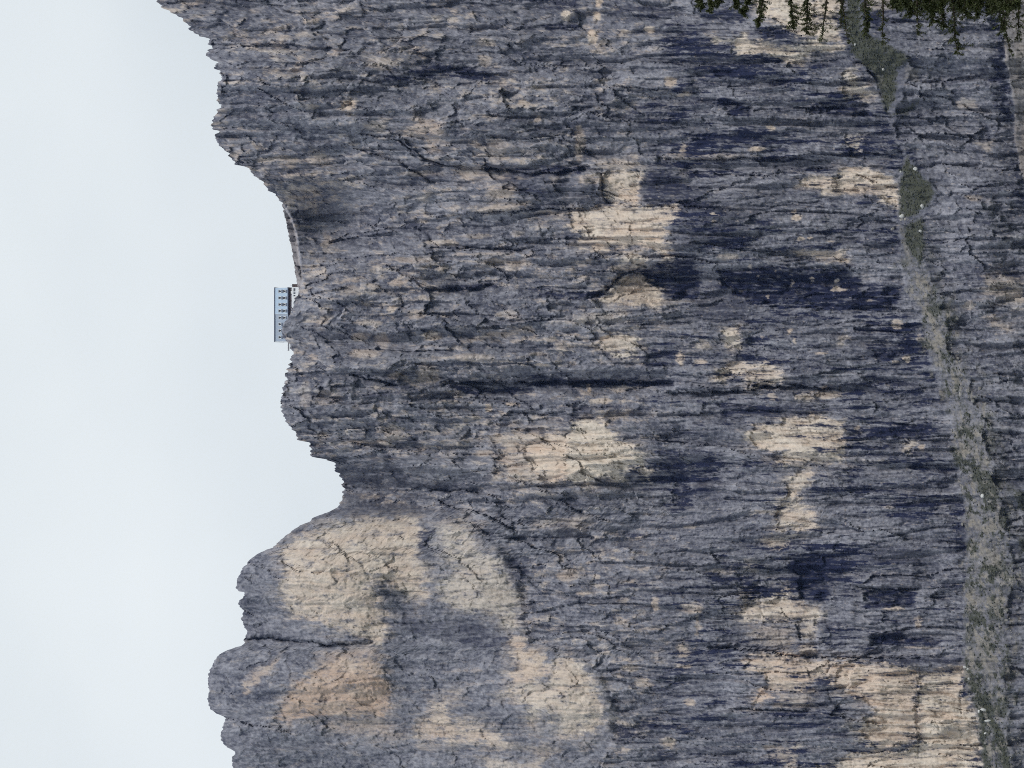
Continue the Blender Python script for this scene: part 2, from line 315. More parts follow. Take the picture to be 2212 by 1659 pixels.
# turf on the terrace
GREEN = [(1.,[(1826,-20),(1856,-20),(1858,66),(1919,96),(1966,126),(1940,146),(1933,212),(1920,245),(1910,230),(1902,200),(1888,160),(1846,126),(1834,93)]),
 (1.,[(1922,250),(1989,216),(1959,247)]),(1.,[(1959,335),(1979,364),(2009,397),(2019,417),(2009,440),(1976,466),(1945,472),(1941,463),(1945,380)]),
 (.95,[(1956,489),(1992,470),(1999,516),(1992,575),(1979,560),(1961,540),(1951,515)]),(.8,[(2009,650),(2040,655),(2038,682),(2015,675)]),
 (.9,[(2055,962),(2072,965),(2080,1015),(2062,1005)]),(.85,[(2100,1010),(2145,1020),(2160,1080),(2120,1078)]),(.9,[(2190,1058),(2220,1060),(2220,1105),(2197,1100)]),
 (1.,[(2083,1415),(2095,1440),(2112,1478),(2128,1508),(2152,1558),(2172,1590),(2184,1670),(2166,1670),(2148,1590),(2128,1560),(2136,1670),(2124,1670),(2114,1560),(2101,1492),(2086,1470)]),
 (.8,[(2155,1104),(2184,1110),(2180,1148),(2160,1140)]),(.8,[(2197,1160),(2215,1165),(2212,1198),(2203,1190)]),(.7,[(2150,1215),(2172,1215),(2190,1255),(2175,1262),(2160,1240)]),
 (.6,[(2085,1340),(2110,1350),(2100,1400),(2085,1395)]),(.6,[(2130,1290),(2160,1300),(2170,1350),(2140,1340)]),(.8,[(2185,1490),(2200,1500),(2195,1525),(2188,1515)])]
# bare sand and scree on the terrace
SAND = [(.8,[(2116,1182),(2157,1185),(2164,1222),(2190,1256),(2180,1256),(2157,1246),(2120,1229)]),(.7,[(2110,1287),(2150,1295),(2155,1310),(2112,1305)]),
 (.75,[(2103,1378),(2140,1385),(2153,1463),(2140,1470),(2110,1420)]),(.8,[(2085,935),(2097,940),(2134,1010),(2131,1024),(2118,1012),(2100,980)]),
 (.9,[(1974,640),(1984,640),(2020,690),(2050,757),(2046,760),(2012,706)]),(.85,[(1984,635),(1995,640),(2030,690),(2020,688)]),(.6,[(1942,480),(1950,490),(1970,575),(1960,580)]),
 (.6,[(2090,1100),(2110,1110),(2135,1170),(2125,1180),(2105,1140)]),(.6,[(1900,120),(1915,190),(1905,200),(1885,150)]),(.5,[(1956,138),(1985,150),(1980,180),(1950,170)])]
# cracks, gullies and edges: width px, depth m, step m (positive: the side to the left of travel stands proud), line
CRACK = [(4,4,-7,[(917,347),(978,357),(1031,362),(1094,365),(1136,372),(1184,373),(1262,365)]),(2.5,3,-5,[(933,467),(1046,459),(1152,450),(1224,451),(1298,447)]),
 (2.5,3,2,[(1300,374),(1299,416),(1313,438),(1366,446),(1481,448),(1585,455)]),(2.5,3,-4,[(933,534),(1038,536),(1128,539),(1152,533)]),(4,5,-2,[(933,624),(1038,621),(1065,615)]),
 (4,5,-4,[(1271,641),(1308,628),(1345,588),(1393,575)]),(5,5,-8,[(959,829),(1025,823),(1134,824),(1224,822),(1303,823),(1382,823),(1451,829)]),(2.5,3,1,[(1245,849),(1329,845),(1451,845)]),
 (2.5,3,1,[(1054,888),(1171,896),(1284,882),(1324,878)]),(4,5,-7,[(1426,846),(1553,845),(1612,842),(1651,834),(1717,833),(1815,840)]),
 (3.8,8,-3.5,[(527,1382),(581,1377),(615,1383),(689,1387),(710,1395),(737,1388),(804,1388)]),(2.2,.6,.5,[(798,1256),(811,1283),(831,1317),(828,1348),(804,1388)]),
 (2.2,.6,.5,[(831,1453),(840,1487),(843,1520),(825,1551)]),(4,5,3,[(488,1551),(547,1568),(615,1571)]),(5,5,7,[(1536,1400),(1652,1407),(1717,1420),(1839,1423),(1987,1426)]),
 (3,4,-5,[(1839,1267),(1910,1271),(1987,1271)]),(2.5,3,-4,[(1568,1529),(1652,1533),(1758,1534)]),(2.2,3,1,[(1986,1442),(1981,1529),(1981,1603),(1987,1636)]),
 (2.2,3.5,0,[(2077,1490),(2074,1510),(2076,1541)]),(2.5,3,-1.5,[(1642,1249),(1646,1313),(1649,1336)]),(2.5,3,1,[(1720,1349),(1729,1384),(1762,1381)]),(2,2,0,[(1762,1342),(1762,1416)]),
 (2.5,3,1,[(1791,1487),(1794,1520)]),(3,3.5,-1.5,[(1549,1288),(1633,1291)]),(2.5,4,1,[(1649,1346),(1704,1344)]),
 (2.2,2.5,-5,[(1328,185),(1447,193),(1500,201)]),(3,4,2,[(1632,238),(1810,233)]),(2.2,2.5,-4,[(1420,341),(1526,344),(1606,341),(1810,347)]),(2.5,3,5,[(1547,378),(1616,381),(1696,376),(1751,368),(1810,360)]),
 (3,3,1,[(584,231),(647,217),(716,208)]),(3,3,-1,[(610,137),(663,137),(706,122)]),(3,3,-1,[(717,505),(764,517),(836,515)]),(3,4,-1,[(922,624),(952,627),(987,624)]),(3,4,-5,[(767,813),(803,819),(833,826),(866,831)]),
 (3,4,4,[(933,1061),(1004,1060),(1081,1073)]),(3,3,4,[(933,1076),(972,1094),(1040,1110),(1120,1150)]),(2.5,3,1,[(1704,1062),(1699,1083),(1683,1104),(1672,1128)]),
 (2.5,3,1.5,[(1229,972),(1218,1009)]),(2,2.5,0,[(1300,374),(1300,416)]),(2,2,1,[(1619,8),(1658,32),(1700,62),(1735,78)]),
 (2.5,2.5,2,[(1886,160),(1912,230),(1918,250)]),(3,3,2.5,[(774,288),(861,304),(919,344)]),(3,3,2.5,[(753,317),(860,350),(940,397)]),(2.5,3,2,[(713,227),(775,160),(870,80),(885,20)]),
 (3,3.5,1,[(1810,385),(1850,372),(1890,395),(1935,405)]),(2,2,0,[(1325,480),(1335,505)]),(2,2,0,[(1275,460),(1270,475)]),(2.5,2.5,-1,[(1100,600),(1098,640),(1110,670),(1150,708)]),
 (2.5,2.5,1,[(1630,1410),(1720,1420)]),(2.2,2,1,[(1740,1440),(1752,1460),(1785,1458),(1795,1438)]),(2.2,2.5,1,[(1846,1628),(1940,1622),(1985,1610)]),
 (2.2,3,0,[(1545,792),(1610,800),(1640,815)]),(2.5,1.5,1,[(690,1165),(730,1190),(780,1220),(800,1256)]),(2.5,2,2,[(600,1205),(640,1235),(690,1240),(730,1215)])]
# broad shape: px, py, radius px along/across, metres towards the camera
BULGE = [(640,1235,190,110,24),(640,1485,200,85,20),(560,1330,70,30,-6),(1130,1290,60,80,-7),(870,1480,60,60,-5),(870,1300,55,50,-4),(780,1320,140,120,6),(560,1590,120,60,8),(742,1050,90,40,-42),(830,1060,110,35,-20),(930,1085,120,40,-22),(740,850,210,75,26),(700,640,110,50,14),(720,745,180,28,-9),
 (700,480,110,80,-46),(640,600,60,60,-8),(800,480,180,60,-14),(640,180,230,90,34),(1000,260,280,75,24),(1150,400,170,45,16),(1500,490,200,75,16),(1650,625,240,45,-15),(1250,690,200,45,9),(1440,600,90,40,-14),
 (1280,975,180,75,11),(1450,1040,130,75,-14),(1700,955,200,65,11),(1700,1250,140,60,-12),(1800,1530,260,100,20),(1650,1420,100,60,6),(1200,1500,160,90,14),(1400,1300,200,80,8),(1300,1160,200,60,-10),
 (1600,180,250,90,8),(1700,60,140,60,10),(1150,830,300,30,-13),(900,680,150,70,8),(1050,600,120,40,-8),(2130,500,60,150,8),(2140,200,60,90,6),(2150,900,60,120,6),(1950,850,120,80,-6)]

# ------------------------------------------------------------------ build the rock grid
def interp(tab, py, swap=False):
    a = np.array(tab, float)
    return np.interp(py, a[:, 0], a[:, 1])
sk = np.array(SKYLINE, float)
STEP = 1.85
py_in = np.arange(-14, 1674, STEP)
py_lo = -14 - np.cumsum(np.linspace(2.2, 15, 26))
py_hi = py_in[-1] + np.cumsum(np.linspace(2.2, 15, 26))
PY = np.concatenate([py_lo[::-1], py_in, py_hi])
s_line = np.interp(PY, sk[:, 1], sk[:, 0])
jag = (6.5 * (.35 - np.abs(gnoise(PY / 11.0, PY * 0 + 3.1, 3))) + 5 * gnoise(PY / 6.0, PY * 0 + 1.7, 9) + 2.6 * gnoise(PY / 2.7, PY * 0 + 7.7, 5)) * np.interp(PY, [0, 430, 445, 612, 625, 740, 760, 1040, 1100, 1659], [1, 1, .3, .3, .45, .45, 1, 1, .55, .6])
s_line = s_line + jag
NC = int((2212 - 560) / STEP)
T = np.concatenate([np.linspace(0, 1, NC), 1 + np.cumsum(np.linspace(0.002, 0.012, 18))])
X2 = s_line[:, None] + (2214 - s_line[:, None]) * T[None, :]
Y2 = np.repeat(PY[:, None], len(T), 1)
X2 = X2.astype(np.float32); Y2 = Y2.astype(np.float32)
shape = X2.shape

tl = interp(TL, PY)[:, None].astype(np.float32)
tr = interp(TR, PY)[:, None].astype(np.float32)
wob = 10 * fbm(X2, Y2, 46, 20, 2, 5, .65)
xw = X2 + wob + 22 * fbm(X2, Y2, 90, 60, 19, 4) * sstep(0, 60, X2 - tl)
dpx = tl - xw
depth = np.where(dpx > 0, 1100 + 0.07 * dpx, 0) + np.where((dpx <= 0) & (xw < tr), 1100 + 0.24 * dpx, 0) + np.where(xw >= tr, 1100 - 0.24 * (tr - tl) - 0.05 * (xw - tr), 0)
depth = depth.astype(np.float32)
on_terrace = (sstep(-4, 6, -dpx) * sstep(-4, 6, tr - xw)).astype(np.float32)
sd_slab = poly_sd(X2 + 0.6 * wob, Y2, SLAB)
slab = sstep(-3, 4, sd_slab)
depth -= slab * 1.0
sd_tower = poly_sd(X2, Y2, TOWER)
tower = sstep(-6, 18, sd_tower)
sd_sum = poly_sd(X2, Y2, SUMMIT)
summit = sstep(-2, 3, sd_sum)

relief = np.zeros(shape, np.float32)
for (bx, by, rx, ry, h) in BULGE:
    relief += h * np.exp(-((X2 - bx) / rx) ** 2 - ((Y2 - by) / ry) ** 2).astype(np.float32)
# domain warp, then flakes of five sizes, long in the fall line
wx = 60 * fbm(X2, Y2, 160, 60, 4, 4); wy = 9 * fbm(X2, Y2, 150, 60, 9, 4) + 2.2 * fbm(X2, Y2, 36, 16, 14, 3)
xw, yw = X2 + wx, Y2 + wy
calm = np.clip(1 - 0.6 * tower - 0.6 * on_terrace - 0.3 * slab, 0.2, 1)
streaky = (sstep(1250, 1500, X2) * (1 - tower) * (1 - .75 * sstep(-10, 40, X2 - tr))).astype(np.float32)
f1, e1 = facets(xw, yw, 380, 64, 0, 1.9, .45)
f2, e2 = facets(xw + 40, yw, 190, 27, 5, 2.1, .5)
f3, e3 = facets(xw + .5 * wx, yw, 60, 12, 10, 2.0, .7)
f4, e4 = facets(xw + .5 * wx, yw, 24, 7, 15, 2.2, .7)
f5, e5 = facets(X2, Y2, 9, 6.0, 20, 2.2, .6)
g3, _ = facets(X2 + .4 * wx, Y2 + 1.4 * wy, 34, 21, 13, 2.0, .6)
g4, _ = facets(X2 + .3 * wx, Y2 + wy, 15, 10, 18, 2.2, .6)
up = 1 - .8 * streaky
f3 = f3 * (1 - .75 * up) + g3 * up * 1.35; f4 = f4 * (1 - .75 * up) + g4 * up * 1.35
diag, _ = facets(xw * .8 + yw * .9, yw * .8 - xw * .55, 150, 40, 12, 1.6, .3)
rib = np.abs(fbm(xw, yw, 520, 75, 6, 3)); rib2 = np.abs(fbm(xw, yw, 300, 30, 2, 3))
relief += 6.0 * calm * (1 - .8 * tower) * f1 + 3.0 * calm * f2 + 1.25 * (0.25 + 0.75 * calm) * f3 + 0.55 * (0.4 + 0.6 * calm) * f4 + 0.30 * (1 + on_terrace) * f5
relief += (5.5 - 4.5 * streaky) * calm * diag
relief -= calm * (17 * np.clip(.30 - rib, 0, 1) + 9 * np.clip(.22 - rib2, 0, 1))
flute = np.abs(fbm(xw, yw, 210, 12, 11, 3)); relief -= 3.2 * (0.25 + 0.75 * streaky) * (1 - 0.8 * on_terrace) * (1 - .6 * tower) * np.clip(0.25 - flute, 0, 1)
relief += (0.7 + .6 * on_terrace) * fbm(X2, Y2, 46, 17, 8, 5) + 0.28 * fbm(X2, Y2, 9, 5, 13, 3)
crackm = np.zeros(shape, np.float32)
cwx, cwy = X2 + 5 * fbm(X2, Y2, 30, 30, 11, 4), Y2 + 5 * fbm(X2, Y2, 30, 26, 14, 4)
crn = fbm(X2, Y2, 60, 20, 16, 3); crn2 = fbm(X2, Y2, 30, 14, 18, 4)
for (w, dep, stp, pts) in CRACK:
    p = np.array(pts)
    r0 = np.searchsorted(PY, p[:, 1].min() - 70); r1 = np.searchsorted(PY, p[:, 1].max() + 70)
    sx_, sy_ = cwx[r0:r1], cwy[r0:r1]
    d, side = line_d(sx_, sy_, pts)
    across = abs(p[-1, 1] - p[0, 1]) > abs(p[-1, 0] - p[0, 0])
    if abs(stp) >= 4: w = w * 1.25; dep = dep * 1.5
    if across or p[:, 0].max() < 850 and p[:, 1].min() > 1160 and stp > 0: dep = dep * .3; stp = stp * .6
    w = w * (.45 + .7 * sstep(-.5, .5, crn2[r0:r1])); dep = dep * (.35 + .65 * sstep(-.35, .25, crn[r0:r1]))
    L = np.hypot(*(p[-1] - p[0]))
    g = np.exp(-(d / w) ** 2)
    relief[r0:r1] -= dep * g
    crackm[r0:r1] = np.maximum(crackm[r0:r1], g)
    if stp:
        # fade the step out towards both ends of the crack
        ex = p[-1] - p[0]
        u_ = ((sx_ - p[0, 0]) * ex[0] + (sy_ - p[0, 1]) * ex[1]) / max(L * L, 1)
        relief[r0:r1] += .7 * stp * side * np.exp(-d / (28 if abs(stp) < 3 else 65)) * sstep(-.02, .12, u_) * sstep(-.02, .12, 1 - u_)
rk = fbm(X2, Y2, 40, 10, 3, 4, .65)
kx_, ky_ = X2 + 12 * fbm(X2, Y2, 50, 20, 18, 4, .6), Y2 + 5 * fbm(X2, Y2, 50, 20, 21, 4, .6)
for (st, pts) in DARK:
    if st >= .8:
        r0, r1 = np.searchsorted(PY, min(q[1] for q in pts) - 20), np.searchsorted(PY, max(q[1] for q in pts) + 20)
        sd = poly_sd(kx_[r0:r1], ky_[r0:r1], pts)
        relief[r0:r1] -= (2.0 + 3.5 * (st > .94)) * sstep(-4, 8, sd + 11 * rk[r0:r1]) * sstep(-.6, .4, crn[r0:r1])
for (st, h_, pts) in TAN:
    if st >= .7:
        r0, r1 = np.searchsorted(PY, min(q[1] for q in pts) - 20), np.searchsorted(PY, max(q[1] for q in pts) + 20)
        sd = poly_sd(kx_[r0:r1], ky_[r0:r1], pts)
        relief[r0:r1] -= 1.6 * sstep(-1.5, 2.5, sd + 9 * rk[r0:r1]) * (1 - .55 * tower[r0:r1])
# never let the relief run wild at the skyline against the sky behind the hut
hut = np.exp(-((X2 - 625) / 45) ** 2 - ((Y2 - 680) / 75) ** 2)
relief *= 1 - 0.75 * hut
depth = depth - relief + summit * 9
# ------------------------------------------------------------------ stains and painted shade
jx = X2 + 20 * fbm(X2, Y2, 44, 15, 18, 5, .62); jy = Y2 + 8 * fbm(X2, Y2, 40, 13, 21, 5, .62)
speck = fbm(X2, Y2, 20, 6, 1, 5, .72)
sy_ = Y2 + .35 * (jy - Y2)
streak = fbm(X2, sy_, 95, 9.0, 3, 5, .70)
thin = fbm(X2, sy_, 26, 4.4, 23, 4, .7)
patchy = fbm(jx, jy, 48, 22, 8, 4, .6)
st_d = fbm(X2, sy_, 70, 7.5, 5, 4, .7)
rough = .5 * streak + .55 * speck + .4 * thin + .7 * patchy
off = 1 - np.clip(.6 * on_terrace + slab + summit, 0, 1)
def rows(p, pad):
    return np.searchsorted(PY, min(q[1] for q in p) - pad), np.searchsorted(PY, max(q[1] for q in p) + pad)
tan = np.zeros(shape, np.float32); hue = np.full(shape, .4, np.float32)
for (st, h, pts) in TAN:
    a, b = rows(pts, 34)
    sd = poly_sd(jx[a:b], jy[a:b], pts)
    rr = max(4., min(26., float(sd.max()) * .85))
    big = st > .86
    core = sstep(-.3 * rr, (.25 if big else .55) * rr, sd + rr * (.7 if big else 1.1) * rough[a:b])
    halo = sstep(-1.1 * rr, .7 * rr, sd + rr * 1.8 * rough[a:b])
    cut = sstep(.10, .60, st_d[a:b] + .45 * thin[a:b] + .35 * patchy[a:b] - (.12 if st > .94 else 0))
    on_tow = pts[0][0] < 1310 and pts[0][1] > 1110
    if on_tow:
        cut = sstep(.0, .6, .75 * patchy[a:b] + .6 * speck[a:b])
        v = st * (.38 * core + .62 * halo) * (1 - .62 * cut)
    else:
        v = st * (.62 * core + .38 * halo) * (1 - (.55 if big else .75) * cut)
    tan[a:b] = np.where(v > tan[a:b], v, tan[a:b])
    wgt = sstep(-16, 4, sd)
    hue[a:b] = hue[a:b] * (1 - wgt) + h * wgt
for (x0, y0, x1, y1, st) in FLECK:
    cx, cy, rx, ry = (x0 + x1) / 2, (y0 + y1) / 2, max((x1 - x0) / 2, 3), max((y1 - y0) / 2, 2.6)
    a, b = np.searchsorted(PY, y0 - 16), np.searchsorted(PY, y1 + 16)
    q = ((X2[a:b] + .45 * (jx - X2)[a:b] - cx) / rx) ** 2 + ((Y2[a:b] + .4 * (jy - Y2)[a:b] - cy) / ry) ** 2
    v = min(1, st * 1.15) * sstep(1.8, .5, q + 1.1 * rough[a:b])
    tan[a:b] = np.maximum(tan[a:b], v)
hole = np.exp(-(((X2 - 1183) / 30) ** 2 + ((Y2 - 1560) / 32) ** 2) ** 2) + np.exp(-(((X2 - 930) / 26) ** 2 + ((Y2 - 1180) / 30) ** 2) ** 2) + np.exp(-(((X2 - 870) / 44) ** 2 + ((Y2 - 1305) / 22) ** 2) ** 2)
tan *= 1 - .8 * np.clip(hole, 0, 1) * sstep(-.6, .1, speck)
# loose mottling: warm flecks high on the wall, few of them lower down
amb = .85 * fbm(X2, Y2 + .8 * (jy - Y2), 44, 13, 7, 5, .72) + .45 * fbm(X2, Y2, 240, 110, 10, 3) + .22 * f2 + .22 * f3
hi = (1 - .75 * sstep(1330, 1560, X2)) * (1 - .5 * tower) * off
tan = np.maximum(tan, (.62 * hi * sstep(.06, .62, amb + .22 * (hi - 1) + .25 * thin)))
hue = np.clip(hue + .45 * fbm(X2, Y2, 70, 26, 12, 4), 0, 1)
dark = np.zeros(shape, np.float32)
for (st, pts) in DARK:
    a, b = rows(pts, 34)
    sd = poly_sd(jx[a:b], jy[a:b], pts)
    rr = max(6., min(20., float(sd.max()) * .9))
    v = st * sstep(-.5 * rr, .45 * rr, sd + rr * (.55 if st > .94 else 1.) * (1.0 * rough[a:b] + .8 * streak[a:b]))
    v = v * (.35 + .65 * sstep(-.45, .2, st_d[a:b] + .4 * speck[a:b]))
    dark[a:b] = np.maximum(dark[a:b], v)
st1 = fbm(X2, sy_, 170, 12, 15, 5, .70); st2 = fbm(X2, sy_, 50, 6.4, 19, 5, .72)
ub = 1 - .85 * streaky
st1 = st1 * (1 - .6 * ub) + .75 * ub * fbm(jx, jy, 60, 24, 6, 5, .7); st2 = st2 * (1 - .7 * ub) + .8 * ub * fbm(jx, jy, 19, 9.5, 12, 5, .72)
regional = fbm(X2, Y2, 230, 90, 22, 4)
low = streaky * (1 - tower) * off
wall = (1 - .55 * tower) * off
ink = sstep(-.02, .52, .8 * st1 + .6 * st2 + .7 * regional + .25 * thin + .20 * (low - 1))
dark = np.maximum(dark, (.50 + .50 * low) * wall * ink)
dark = np.maximum(dark, .8 * low * sstep(.25, .6, st2 + .35 * st1) * wall)
dark = np.maximum(dark, .62 * sstep(.05, .55, st2 + .5 * thin + .3 * regional) * (.45 + .55 * low) * wall)
dark = np.maximum(dark, .45 * sstep(.1, .6, speck) * off)
flk = sstep(.42, .62, fbm(X2, Y2, 13, 5, 2, 3, .6)) * off
strong = sstep(.35, .8, tan)
dark = dark * (1 - .92 * strong * (1 - .75 * sstep(.08, .55, st1 + .5 * st2))) * (1 - .55 * flk)
tan = tan * (1 - .85 * dark * (1 - .5 * strong))
tan = np.maximum(tan, .38 * flk * (1 - tower))
veg = np.zeros(shape, np.float32); sand = np.zeros(shape, np.float32)
kx, ky = X2 + .5 * (jx - X2), Y2 + .6 * (jy - Y2)
mott = fbm(X2, Y2, 9, 13, 17, 4, .72)
mix_n = fbm(X2, Y2, 34, 40, 4, 5, .65)
mat_ter = sstep(-8, 10, X2 - tl + 28 * mix_n) * sstep(-50, 22, tr - X2 + 46 * mix_n)
for (st, pts) in GREEN:
    a, b = rows(pts, 30)
    sd = poly_sd(kx[a:b], ky[a:b], pts)
    veg[a:b] = np.maximum(veg[a:b], st * sstep(-5, 5, sd + 6 * mott[a:b]))
for (st, pts) in SAND:
    a, b = rows(pts, 30)
    sd = poly_sd(kx[a:b], ky[a:b], pts)
    sand[a:b] = np.maximum(sand[a:b], st * sstep(-4, 4, sd + 6 * mott[a:b]))
veg *= 1 - .45 * sstep(.1, .55, mott + .3 * speck)
lo_t = mat_ter * sstep(480, 640, Y2)
veg = np.maximum(veg, .6 * lo_t * sstep(.0, .5, mott + .5 * fbm(X2, Y2, 30, 70, 6, 3)) * (1 - .75 * sand))
sand = np.maximum(sand, .6 * lo_t * (1 - veg) * sstep(.0, .4, -mott))
dgl = fbm(X2 * .9 - Y2 * .42 + 8 * mix_n, Y2 * .9 + X2 * .42, 14, 44, 20, 5, .7)
sand = sand * (.45 + .55 * sstep(-.3, .3, dgl))
sand = np.maximum(sand, lo_t * (.10 + .75 * sstep(.05, .5, dgl + .9 * mix_n)))
veg = np.maximum(veg, .92 * lo_t * sstep(-.05, .30, -.6 * dgl + .6 * mott + .9 * fbm(X2, Y2, 40, 60, 9, 4, .62)))
veg *= 1 - .6 * sstep(.35, .8, sand)
dark *= (1 - veg) * (1 - sand); tan *= (1 - veg) * (1 - sand)
tan = np.where(slab > .5, .10 + .25 * sstep(-.2, .5, fbm(X2, Y2, 16, 140, 5, 4)), tan)
dark = np.where(slab > .5, .45 * sstep(.0, .6, fbm(X2, Y2, 7, 60, 9, 4)), dark)
tan = np.where(summit > .5, np.maximum(tan, .2), tan)
light = np.clip(.5 + .75 * fbm(X2, Y2, 10, 7.5, 11, 5, .76) + .35 * fbm(X2, Y2, 150, 80, 13, 3) + .35 * f3 * calm + .25 * f4 + .25 * thin + .2 * f2, 0, 1) * (1 - .35 * mat_ter - .3 * on_terrace * (1 - sstep(480, 640, Y2)))

PX3, PY3, PZ3 = at(X2, Y2, depth)

# lift the skyline rows away behind the edge so that the rock has a back
NB = 7
back_y = np.array([3, 9, 22, 60, 160, 420, 900.])[::-1]
bx = PX3[:, :1] + 0 * back_y[None]; by = PY3[:, :1] + back_y[None]; bz = PZ3[:, :1] - 0.06 * back_y[None] - 1.2
GXv = np.concatenate([bx, PX3], 1); GYv = np.concatenate([by, PY3], 1); GZv = np.concatenate([bz, PZ3], 1)
def padb(a):
    return np.concatenate([np.repeat(a[:, :1], NB, 1), a], 1)
A1 = np.stack([padb(tan), padb(dark), padb(veg), padb(hue)], -1).astype(np.float32)
A2 = np.stack([padb(light), padb(sand), padb(slab), padb(summit)], -1).astype(np.float32)
V = np.stack([GXv, GYv, GZv], -1).astype(np.float32)
nr, nc = V.shape[:2]
idx = np.arange(nr * nc, dtype=np.int32).reshape(nr, nc)
quads = np.stack([idx[:-1, :-1], idx[:-1, 1:], idx[1:, 1:], idx[1:, :-1]], -1)
# which piece of the setting each face belongs to
tlp, trp = padb(np.broadcast_to(tl, shape) - X2 - wob), padb(np.broadcast_to(tr, shape) - X2 - wob)
def fc(a):
    return (a[:-1, :-1] + a[1:, 1:]) * .5
reg = np.zeros((nr - 1, nc - 1), np.int8)
reg[fc(padb(sd_tower)) > 4] = 1
reg[fc(tlp) < 0] = 2
reg[fc(trp) < 0] = 3
reg[fc(padb(sd_slab)) > 0] = 4
reg[(fc(padb(sd_sum)) > 0)] = 5

# ------------------------------------------------------------------ materials
def new_mat(name):
    m = bpy.data.materials.new(name); m.use_nodes = True
    nt = m.node_tree; nt.nodes.clear()
    out = nt.nodes.new('ShaderNodeOutputMaterial'); b = nt.nodes.new('ShaderNodeBsdfPrincipled')
    nt.links.new(b.outputs[0], out.inputs['Surface'])
    return m, nt, b

def N(nt, kind, **kw):
    n = nt.nodes.new(kind)
    for k, v in kw.items():
        if k.startswith('i_'):
            n.inputs[k[2:].replace('_', ' ')].default_value = v
        else:
            setattr(n, k, v)
    return n

def mixc(nt, fac, a, b):
    n = nt.nodes.new('ShaderNodeMix'); n.data_type = 'RGBA'
    for s, v in ((n.inputs[0], fac), (n.inputs[6], a), (n.inputs[7], b)):
        if isinstance(v, (int, float)):
            s.default_value = v
        elif isinstance(v, tuple):
            s.default_value = (*v, 1)
        else:
            nt.links.new(v, s)
    return n.outputs[2]

def mathn(nt, op, a, b=None, clamp=False):
    n = nt.nodes.new('ShaderNodeMath'); n.operation = op; n.use_clamp = clamp
    for s, v in zip(n.inputs, (a, b)):
        if v is None: continue
        if isinstance(v, (int, float)): s.default_value = v
        else: nt.links.new(v, s)
    return n.outputs[0]

def noise_tex(nt, vec, scale, detail=4, rough=.6, stretch=None):
    if stretch:
        mpn = nt.nodes.new('ShaderNodeMapping'); mpn.inputs['Scale'].default_value = stretch
        nt.links.new(vec, mpn.inputs['Vector']); vec = mpn.outputs[0]
    n = nt.nodes.new('ShaderNodeTexNoise')
    n.inputs['Scale'].default_value = scale; n.inputs['Detail'].default_value = detail; n.inputs['Roughness'].default_value = rough
    nt.links.new(vec, n.inputs['Vector'])
    return n.outputs['Fac']

def rock_material(name):
    m, nt, b = new_mat(name)
    L = nt.links.new
    a1 = N(nt, 'ShaderNodeVertexColor', layer_name='stain'); a2 = N(nt, 'ShaderNodeVertexColor', layer_name='tone')
    s1 = N(nt, 'ShaderNodeSeparateColor'); L(a1.outputs['Color'], s1.inputs[0])
    s2 = N(nt, 'ShaderNodeSeparateColor'); L(a2.outputs['Color'], s2.inputs[0])
    co = N(nt, 'ShaderNodeTexCoord').outputs['Object']
    fine = noise_tex(nt, co, 0.55, 6, .72, (1, 1, .35))
    grit = noise_tex(nt, co, 1.3, 4, .7)
    # bare grey dolomite, lighter and darker
    var = mathn(nt, 'ADD', mathn(nt, 'MULTIPLY', s2.outputs[0], .95), mathn(nt, 'MULTIPLY', mathn(nt, 'SUBTRACT', fine, .5), .7), True)
    grey = mixc(nt, var, (.072, .077, .106), (.335, .338, .385))
    # fresh pale rock, cream to orange
    hue_c = mixc(nt, a1.outputs['Alpha'], (.74, .665, .575), (.62, .455, .345))
    hue_c = mixc(nt, mathn(nt, 'MULTIPLY', grit, .45, True), hue_c, (.44, .38, .34))
    tfac = mathn(nt, 'ADD', s1.outputs[0], mathn(nt, 'MULTIPLY', mathn(nt, 'SUBTRACT', fine, .5), mathn(nt, 'MULTIPLY', s1.outputs[0], .9)), True)
    c = mixc(nt, tfac, grey, hue_c)
    dfac = mathn(nt, 'ADD', s1.outputs[1], mathn(nt, 'MULTIPLY', mathn(nt, 'SUBTRACT', fine, .55), mathn(nt, 'MULTIPLY', s1.outputs[1], 1.0)), True)
    c = mixc(nt, mathn(nt, 'MULTIPLY', dfac, 1.35, True), c, (.045, .048, .076))
    ink = mixc(nt, grit, (.006, .009, .030), (.028, .034, .078))
    c = mixc(nt, mathn(nt, 'MULTIPLY', mathn(nt, 'SUBTRACT', dfac, .42), 1.9, True), c, ink)
    gravel = mixc(nt, fine, (.10, .092, .080), (.43, .395, .34))
    c = mixc(nt, s2.outputs[1], c, gravel)
    turf = mixc(nt, fine, (.030, .036, .026), (.095, .098, .072))
    c = mixc(nt, s1.outputs[2], c, turf)
    c = mixc(nt, mathn(nt, 'MULTIPLY', s2.outputs[2], .45), c, (.20, .185, .17))
    L(c, b.inputs['Base Color'])
    b.inputs['Roughness'].default_value = .92
    b.inputs['Specular IOR Level'].default_value = .15
    bp = N(nt, 'ShaderNodeBump'); bp.inputs['Strength'].default_value = .8; bp.inputs['Distance'].default_value = .4
    hgt = noise_tex(nt, co, .75, 6, .68, (1, 1, .45))
    L(hgt, bp.inputs['Height']); L(bp.outputs[0], b.inputs['Normal'])
    return m

